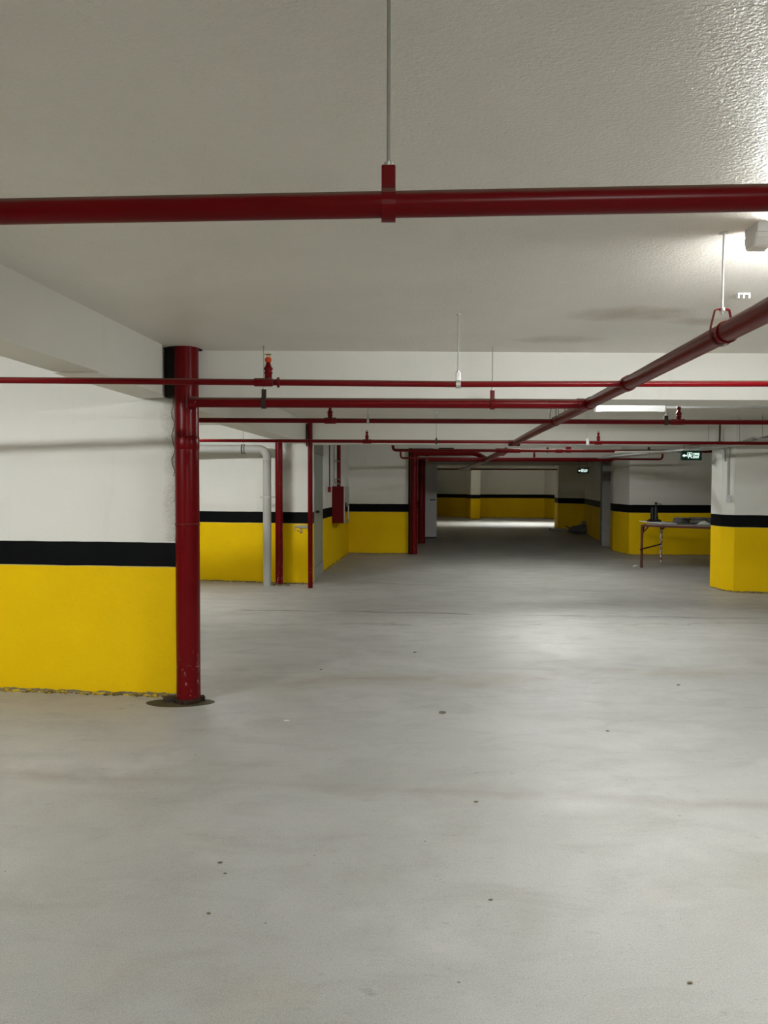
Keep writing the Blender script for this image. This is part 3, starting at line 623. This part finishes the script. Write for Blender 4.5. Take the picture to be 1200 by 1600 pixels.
# ------------------------------------------------------------------ exit signs
def sign(x, y, z, label, mark, wd=0.335, hg=0.15, top=BEAM):
    t = thing('exit_sign', label, 'sign', (x, y, z), group='green exit signs')
    bm = nb(); add_box(bm, -wd / 2, wd / 2, -0.02, 0.02, -hg / 2, hg / 2, 0.006); obj('sign_box', bm, M['sign'], t)
    f = -0.0225
    def flat(name, polys):
        bm = nb()
        for poly in polys:
            va = [bm.verts.new((p[0] * wd / 0.335, f - 0.003, p[1] * wd / 0.335)) for p in poly]; vb = [bm.verts.new((p[0] * wd / 0.335, f + 0.003, p[1] * wd / 0.335)) for p in poly]
            bm.faces.new(va); bm.faces.new(vb[::-1]); k = len(poly)
            for i in range(k): bm.faces.new([va[i], vb[i], vb[(i + 1) % k], va[(i + 1) % k]])
        return obj(name, bm, M[mark], t)
    flat('arrow', [[(-0.150, 0.0), (-0.118, 0.026), (-0.118, 0.011), (-0.084, 0.011), (-0.084, -0.011), (-0.118, -0.011), (-0.118, -0.026)]])
    def bar(a, b_, w_):
        a, b_ = V(a), V(b_); d = (b_ - a).normalized(); q = V((-d.y, d.x)) * w_ / 2
        return [tuple(a + q), tuple(a - q), tuple(b_ - q), tuple(b_ + q)]
    man = [[(-0.033 + 0.0085 * math.cos(a), 0.033 + 0.0085 * math.sin(a)) for a in [k * math.pi / 5 for k in range(10)]],
           bar((-0.036, 0.024), (-0.026, -0.006), 0.017), bar((-0.036, 0.018), (-0.058, 0.006), 0.008), bar((-0.030, 0.018), (-0.010, 0.008), 0.008),
           bar((-0.028, -0.004), (-0.052, -0.020), 0.010), bar((-0.052, -0.018), (-0.052, -0.044), 0.009), bar((-0.026, -0.006), (-0.008, -0.028), 0.010), bar((-0.008, -0.026), (0.012, -0.040), 0.008),
           bar((-0.066, 0.048), (0.004, 0.048), 0.006), bar((0.004, 0.048), (0.004, -0.012), 0.005), bar((-0.066, 0.048), (-0.066, -0.02), 0.005)]
    flat('running_figure', man)
    for txt, zz in (('ÇIKIŞ', 0.008), ('EXIT', -0.040)):
        cu = bpy.data.curves.new('lettering', 'FONT'); cu.body = txt; cu.size = 0.048 * wd / 0.335; cu.extrude = 0.002; cu.offset = 0.0012
        to = bpy.data.objects.new('lettering', cu); C.objects.link(to); to.parent = t; to.location = (0.022 * wd / 0.335, f - 0.002, zz * wd / 0.335); to.rotation_euler = (math.pi / 2, 0, 0)
        to.scale = (1.0 if txt == 'EXIT' else 0.86, 1, 1)
        cu.materials.append(M[mark]); bpy.context.view_layer.update()
        me = bpy.data.meshes.new_from_object(to); me.name = 'lettering'; mo = bpy.data.objects.new('lettering', me); C.objects.link(mo)
        mo.parent = t; mo.location = to.location; mo.rotation_euler = to.rotation_euler; mo.scale = to.scale
        bpy.data.objects.remove(to); bpy.data.curves.remove(cu)
    for dx in (-0.12, 0.12):
        bm = nb(); add_box(bm, dx - 0.006, dx + 0.006, -0.004, 0.004, hg / 2 - 0.004, top - z, 0.001); obj('bracket', bm, M['rod'], t)
    return t
sign(4.955, 12.42, 2.11, 'green lit exit sign hanging under the second beam, right of lane', 'mark')
sign(6.03, 23.3, 2.075, 'small distant lit exit sign glowing before the unlit wall', 'mark_far', top=CEIL)

# ------------------------------------------------------------------ conduits and tray at right
def wavy(p, q, k, amp, seed):
    rnd = random.Random(seed); return [V(p).lerp(V(q), i / k) + V((rnd.uniform(-amp, amp), 0, rnd.uniform(-amp, amp) * 0.5)) for i in range(k + 1)]
def corrugated(bm, pts, r, pitch=0.03):
    L = sum((V(b_) - V(a)).length for a, b_ in zip(pts, pts[1:])); k = int(L / pitch); out = []; rs = []
    seglen = [(V(b_) - V(a)).length for a, b_ in zip(pts, pts[1:])]; acc = 0; i = 0
    for j in range(k + 1):
        s = L * j / k
        while i < len(seglen) - 1 and s > acc + seglen[i]: acc += seglen[i]; i += 1
        out.append(V(pts[i]).lerp(V(pts[i + 1]), min(1, (s - acc) / seglen[i]))); rs.append(r * (1.0 if j % 2 else 0.82))
    add_tube(bm, out, rs, 10)
tr = thing('cable_tray', 'galvanised cable tray hanging low under the second beam at right', 'cable tray', (0, 0, 0))
TP = [V((5.50, 10.0, 2.262)), V((5.40, 10.9, 2.252)), V((5.22, 11.45, 2.215)), V((4.97, 12.2, 2.196)), V((4.84, 13.6, 2.192)), V((4.62, 16.3, 2.190))]
bm = nb(); va = [[bm.verts.new(p + V((s_ * 0.09, 0, h_))) for s_, h_ in ((-1, 0), (1, 0), (1, 0.005), (-1, 0.005))] for p in TP]
for p, q in zip(va, va[1:]):
    for k in range(4): bm.faces.new([p[k], p[(k + 1) % 4], q[(k + 1) % 4], q[k]])
bm.faces.new(va[0]); bm.faces.new(va[-1][::-1]); obj('tray_base', bm, M['galv'], tr)
for s_ in (-1, 1):
    bm = nb(); add_tube(bm, [p + V((s_ * 0.09, 0, 0.012)) for p in TP], 0.009, 6); obj('side_rail', bm, M['galv'], tr)
for k, (dx, dz, r) in enumerate(((-0.058, 0.024, 0.016), (-0.020, 0.024, 0.018), (0.022, 0.022, 0.016), (0.002, 0.050, 0.014), (0.060, 0.024, 0.014))):
    rnd = random.Random(k + 3); pts = []
    for p, q in zip(TP, TP[1:]):
        m_ = 4
        for i in range(m_):
            c_ = p.lerp(q, i / m_); up = 0.55 if abs(c_.y - 12.4) < 0.7 else 1.0
            hump = 0.05 * max(0, rnd.uniform(-1, 1)) if c_.y < 11.2 else 0.0
            pts.append(c_ + V((dx + rnd.uniform(-.008, .008), 0, dz * up + 0.004 + hump)))
    pts.append(TP[-1] + V((dx, 0, dz)))
    bm = nb(); corrugated(bm, pts, r)
    tag(obj('flexible_conduit', bm, M['cable'] if k % 2 else M['cable_lt']), 'ribbed grey flexible conduit lying in the hanging cable tray', 'conduit', 'ribbed conduits in the cable tray')
for x, y, l in ((4.99, 11.85, 'leftmost thin wire dropping to the cable tray'), (5.40, 11.0, 'thin wire dropping to the cable tray nearest the right edge'), (5.28, 11.45, 'middle thin wire dropping to the cable tray')):
    bm = nb(); add_tube(bm, [(x, y, CEIL), (x + 0.005, y, 2.235)], 0.004, 6); tag(obj('hanging_wire', bm, M['rod']), l, 'wire')
t = thing('trunking_hanger', 'dark vertical strip with curved foot above the tray', 'hanger', (5.12, 11.75, 0))
bm = nb(); add_box(bm, -0.010, 0.010, -0.01, 0.01, 2.30, 2.58, 0.002); obj('strip', bm, M['dark'], t)
bm = nb(); add_tube(bm, [(-0.13, 0, 2.255), (-0.07, 0, 2.29), (0, 0, 2.305), (0.07, 0, 2.29), (0.13, 0, 2.265)], 0.008, 8, 0.03); obj('curved_foot', bm, M['black'], t)
# conduit down the angled corner with junction box
t = thing('junction_box', 'small white round-bottomed box on the angled corner below its conduit', 'box', (5.225, 11.85, 1.48), math.radians(-62))
bm = nb(); add_tube(bm, [(0, -0.03, 0.0), (0, -0.03, 0.75)], 0.019, 12); obj('conduit', bm, M['cable_lt'], t)
bm = nb(); add_box(bm, -0.048, 0.048, -0.065, 0.0, -0.11, 0.0, 0.015); obj('body', bm, M['white_plastic'], t)
t2 = t; t2.rotation_euler = (0, 0, 0); t2.location = (5.27, 11.80, 1.48)
bm = nb(); add_tube(bm, [(3.9, 13.0, 2.19), (5.1, 12.75, 2.20), (5.22, 12.1, 2.21), (5.22, 11.82, 2.20), (5.235, 11.80, 2.0)], 0.016, 10, 0.08)
tag(obj('cable_conduit', bm, M['cable_lt']), 'pale conduit running left from the angled corner past the exit sign', 'conduit')
bm = nb(); add_box(bm, -0.12, 0.12, -0.06, 0.06, -0.01, 0.012, 0.002, Matrix.Rotation(-0.5, 4, 'Y')); add_box(bm, 0.02, 0.10, -0.05, 0.05, -0.10, -0.08, 0.002, Matrix.Rotation(0.7, 4, 'Y'))
tag(obj('loose_bracket', bm, M['white_plastic'], at=(2.885, 26.5, 2.158)), 'pale angled bracket at the far end of the receding main', 'bracket')

# ------------------------------------------------------------------ work table with its load
TH = 0.865; tx0, ty0, TRZ = 5.075, 15.165, math.radians(-38); TL, TW = 1.52, 1.20
t = thing('work_table', 'rusty steel work table with a grey board top, standing askew by the right wall', 'table', (tx0, ty0, 0), TRZ)
def leg(a, b_, mt='table'):
    bm = nb(); add_box(bm, a - 0.02, a + 0.02, b_ - 0.02, b_ + 0.02, 0, TH - 0.05, 0.003); return obj('leg', bm, M[mt], t)
leg(0.02, 0.02); leg(0.02, TW - 0.02, 'chipped')['label'] = 'leg with flaked white paint'; leg(TL - 0.02, 0.02); leg(TL - 0.02, TW - 0.02)
bm = nb()
add_box(bm, 0, TL, 0, 0.04, TH - 0.05, TH - 0.01, 0.002); add_box(bm, 0, TL, TW - 0.04, TW, TH - 0.05, TH - 0.01, 0.002); add_box(bm, 0, 0.04, 0.035, TW - 0.035, TH - 0.05, TH - 0.01); add_box(bm, TL - 0.04, TL, 0.035, TW - 0.035, TH - 0.05, TH - 0.01); obj('frame', bm, M['table'], t)
bm = nb(); add_box(bm, 0.10, TL, 0.0, TW, TH - 0.01, TH + 0.012, 0.003); obj('tabletop', bm, M['board'], t)
for (a, b_) in (((0.02, 0.02, TH - 0.19), (0.14, 0.02, TH - 0.05)), ((TL - 0.02, 0.02, TH - 0.19), (TL - 0.14, 0.02, TH - 0.05)), ((0.02, TW - 0.02, TH - 0.17), (0.14, TW - 0.02, TH - 0.05)), ((0.02, TW - 0.02, TH - 0.17), (0.02, TW - 0.14, TH - 0.05)), ((0.02, 0.02, TH - 0.19), (0.02, 0.14, TH - 0.05))):
    bm = nb(); add_tube(bm, [a, b_], 0.016, 4); obj('corner_brace', bm, M['table'], t)
bm = nb(); add_tube(bm, [(0.02, -0.06, 0.37), (0.02, TW - 0.03, 0.40)], 0.016, 6); obj('stretcher', bm, M['table'], t)
T1 = TH + 0.012
bm = nb(); add_box(bm, -0.16, 0.16, -0.50, 0.45, 0, 0.014, 0.003, Matrix.Rotation(math.radians(8), 4, 'Z')); tag(obj('pale_board', bm, M['white_plastic'], at=(5.55, 15.60, T1)), 'thin pale board lying on the left end of the work table', 'board')
t = thing('power_tool', 'upright black tool with thin lever standing on the left of the table', 'tool', (5.52, 15.68, T1 + 0.014))
bm = nb(); add_box(bm, -0.13, 0.13, -0.07, 0.07, 0, 0.03, 0.008); add_box(bm, -0.10, -0.06, -0.05, 0.05, 0.03, 0.055, 0.01); add_box(bm, 0.06, 0.12, -0.05, 0.05, 0.03, 0.045, 0.008); obj('base', bm, M['black'], t)
bm = nb(); add_lathe(bm, [(0.040, 0.03), (0.040, 0.20), (0.033, 0.27), (0.020, 0.30)], (-0.035, 0, 0), 18); obj('left_cylinder', bm, M['black'], t)
bm = nb(); add_lathe(bm, [(0.046, 0.03), (0.046, 0.10), (0.036, 0.13), (0.036, 0.27), (0.018, 0.31), (0.016, 0.36), (0.024, 0.365), (0.024, 0.395), (0.008, 0.40)], (0.035, 0, 0), 18); obj('right_cylinder', bm, M['black'], t)
bm = nb(); add_tube(bm, [(0.03, 0, 0.37), (0.16, 0, 0.355)], 0.006, 8); obj('lever', bm, M['black'], t)
def coil(x, y, r, n_, mt, label, tr_=0.014, el=1.0, sd=1):
    rnd = random.Random(sd); pts = []
    for k in range(n_ * 18 + 1):
        a = k / 18 * 2 * math.pi; rr = r * (1 + 0.12 * math.sin(k * 0.37) + rnd.uniform(-.02, .02))
        pts.append((rr * math.cos(a) * el, rr * math.sin(a), tr_ + 0.10 * k / (n_ * 18) + 0.006 * math.sin(a * 2)))
    bm = nb(); add_tube(bm, pts, tr_, 8); return tag(obj('cable_coil', bm, M[mt], at=(x, y, T1)), label, 'cable coil')
coil(5.93, 15.30, 0.13, 4, 'coil', 'dark cable coil in the middle of the work table', el=1.2, sd=2)
coil(6.22, 15.12, 0.12, 3, 'cable', 'grey cable coil behind the pale rag on the work table', el=1.3, sd=3)
coil(6.45, 14.85, 0.12, 3, 'coil', 'dark cable coil at the right end of the visible table top', el=1.5, sd=5)
bm = nb()
for k in range(4):
    p = [V((-0.35 + 0.1 * i, 0.05 * k + 0.03 * math.sin(i + k), 0.09 + 0.012 * math.cos(i * 1.3 + k))) for i in range(9)]; add_tube(bm, p, 0.011, 8)
tag(obj('cable_bundle', bm, M['coil'], at=(6.22, 15.0, T1 + 0.02)), 'loose dark cables lying over the coils on the table', 'cables')
def rag(x, y, sx, sy, h, label, sd):
    rnd = random.Random(sd); bm = nb(); nx, ny = 14, 10; g = []
    for i in range(nx + 1):
        r_ = []
        for j in range(ny + 1):
            u, v_ = i / nx * 2 - 1, j / ny * 2 - 1; q = max(0, 1 - u * u) * max(0, 1 - v_ * v_)
            r_.append(bm.verts.new((u * sx, v_ * sy, 0.004 + h * q * (0.7 + 0.5 * math.sin(3 * u + 4 * v_ + sd)) + rnd.uniform(0, 0.006))))
        g.append(r_)
    for i in range(nx):
        for j in range(ny): f = bm.faces.new([g[i][j], g[i + 1][j], g[i + 1][j + 1], g[i][j + 1]]); f.smooth = True
    ret = bmesh.ops.extrude_face_region(bm, geom=list(bm.faces))
    for v in ret['geom']:
        if isinstance(v, bmesh.types.BMVert): v.co.z -= 0.004
    return tag(obj('rag', bm, M['cloth'], at=(x, y, T1)), label, 'cloth')
rag(6.12, 14.68, 0.13, 0.08, 0.060, 'crumpled pale rag at the front edge of the work table', 1)
rag(6.40, 14.56, 0.13, 0.08, 0.030, 'flat pale rag at the right front of the work table', 4)
# scrap at the table foot
bm = nb(); add_box(bm, -0.05, 0.05, -0.02, 0.02, 0, 0.006, 0.001, Matrix.Rotation(-0.35, 4, 'Y')); add_box(bm, -0.02, 0.03, -0.03, 0.03, 0.0, 0.02, 0.002)
tag(obj('paper_scrap', bm, M['paper'], at=(5.02, 15.3, 0.02)), 'small white scrap beside the front left table leg', 'scrap')

# ------------------------------------------------------------------ debris by the unlit wall
t = thing('debris_sack', 'dark slumped sack by the unlit wall at the far right', 'sack', (6.75, 26.0, 0))
bm = nb(); add_lathe(bm, [(0.18, 0), (0.34, 0.05), (0.33, 0.16), (0.22, 0.26), (0.08, 0.30)], seg=16)
for v in bm.verts: v.co.x *= 1.5; v.co += V((0.03 * math.sin(v.co.z * 20), 0.04 * math.sin(v.co.x * 9), 0))
obj('sack_body', bm, M['coil'], t)
bm = nb(); add_tube(bm, [(-0.10, 0, 0.26), (0.02, 0.05, 0.42), (0.10, 0.02, 0.36)], 0.03, 8, 0.05); obj('sack_neck', bm, M['cable'], t)
for k, (x, y, a, b_, l) in enumerate(((6.45, 26.2, 0.5, 0.35, 'short dark plank leaning in the debris heap'), (7.05, 26.1, -0.6, 0.25, 'dark plank lying right of the slumped sack'))):
    bm = nb(); add_box(bm, -0.35, 0.35, -0.05, 0.05, -0.015, 0.015, 0.003, Matrix.Translation((0, 0, 0.13)) @ Matrix.Rotation(a, 4, 'Z') @ Matrix.Rotation(b_, 4, 'Y')); tag(obj('plank', bm, M['board'], at=(x, y, 0)), l, 'plank')

# ------------------------------------------------------------------ small litter on the near floor
bm = nb(); add_tube(bm, [(-0.018, 0, 0.004), (0.018, 0.002, 0.004)], 0.004, 10)
tag(obj('cigarette_end', bm, M['paper'], at=(-0.665, 5.22, 0)), 'tiny white cigarette end on the floor right of the near riser', 'cigarette end')
for k, (x, y, s) in enumerate(((0.42, 5.42, 0.020), (0.475, 3.88, 0.010), (-0.70, 3.24, 0.009), (-0.66, 3.15, 0.006), (-0.66, 2.85, 0.007), (1.48, 5.02, 0.010), (0.42, 2.95, 0.007), (2.4, 6.2, 0.012), (0.30, 7.4, 0.014), (-0.55, 6.7, 0.010), (1.0, 2.45, 0.008))):
    bm = nb(); bmesh.ops.create_icosphere(bm, subdivisions=2, radius=s)
    for v in bm.verts: v.co = V((v.co.x * 1.3, v.co.y * 0.8, v.co.z * 0.35)) * random.uniform(0.8, 1.15); v.co.z += s * 0.3
    tag(obj('pebble', bm, M['mortar'], at=(x, y, 0)), 'tiny dark crumb of mortar lying loose on the near floor', 'pebble', 'loose crumbs on the floor')
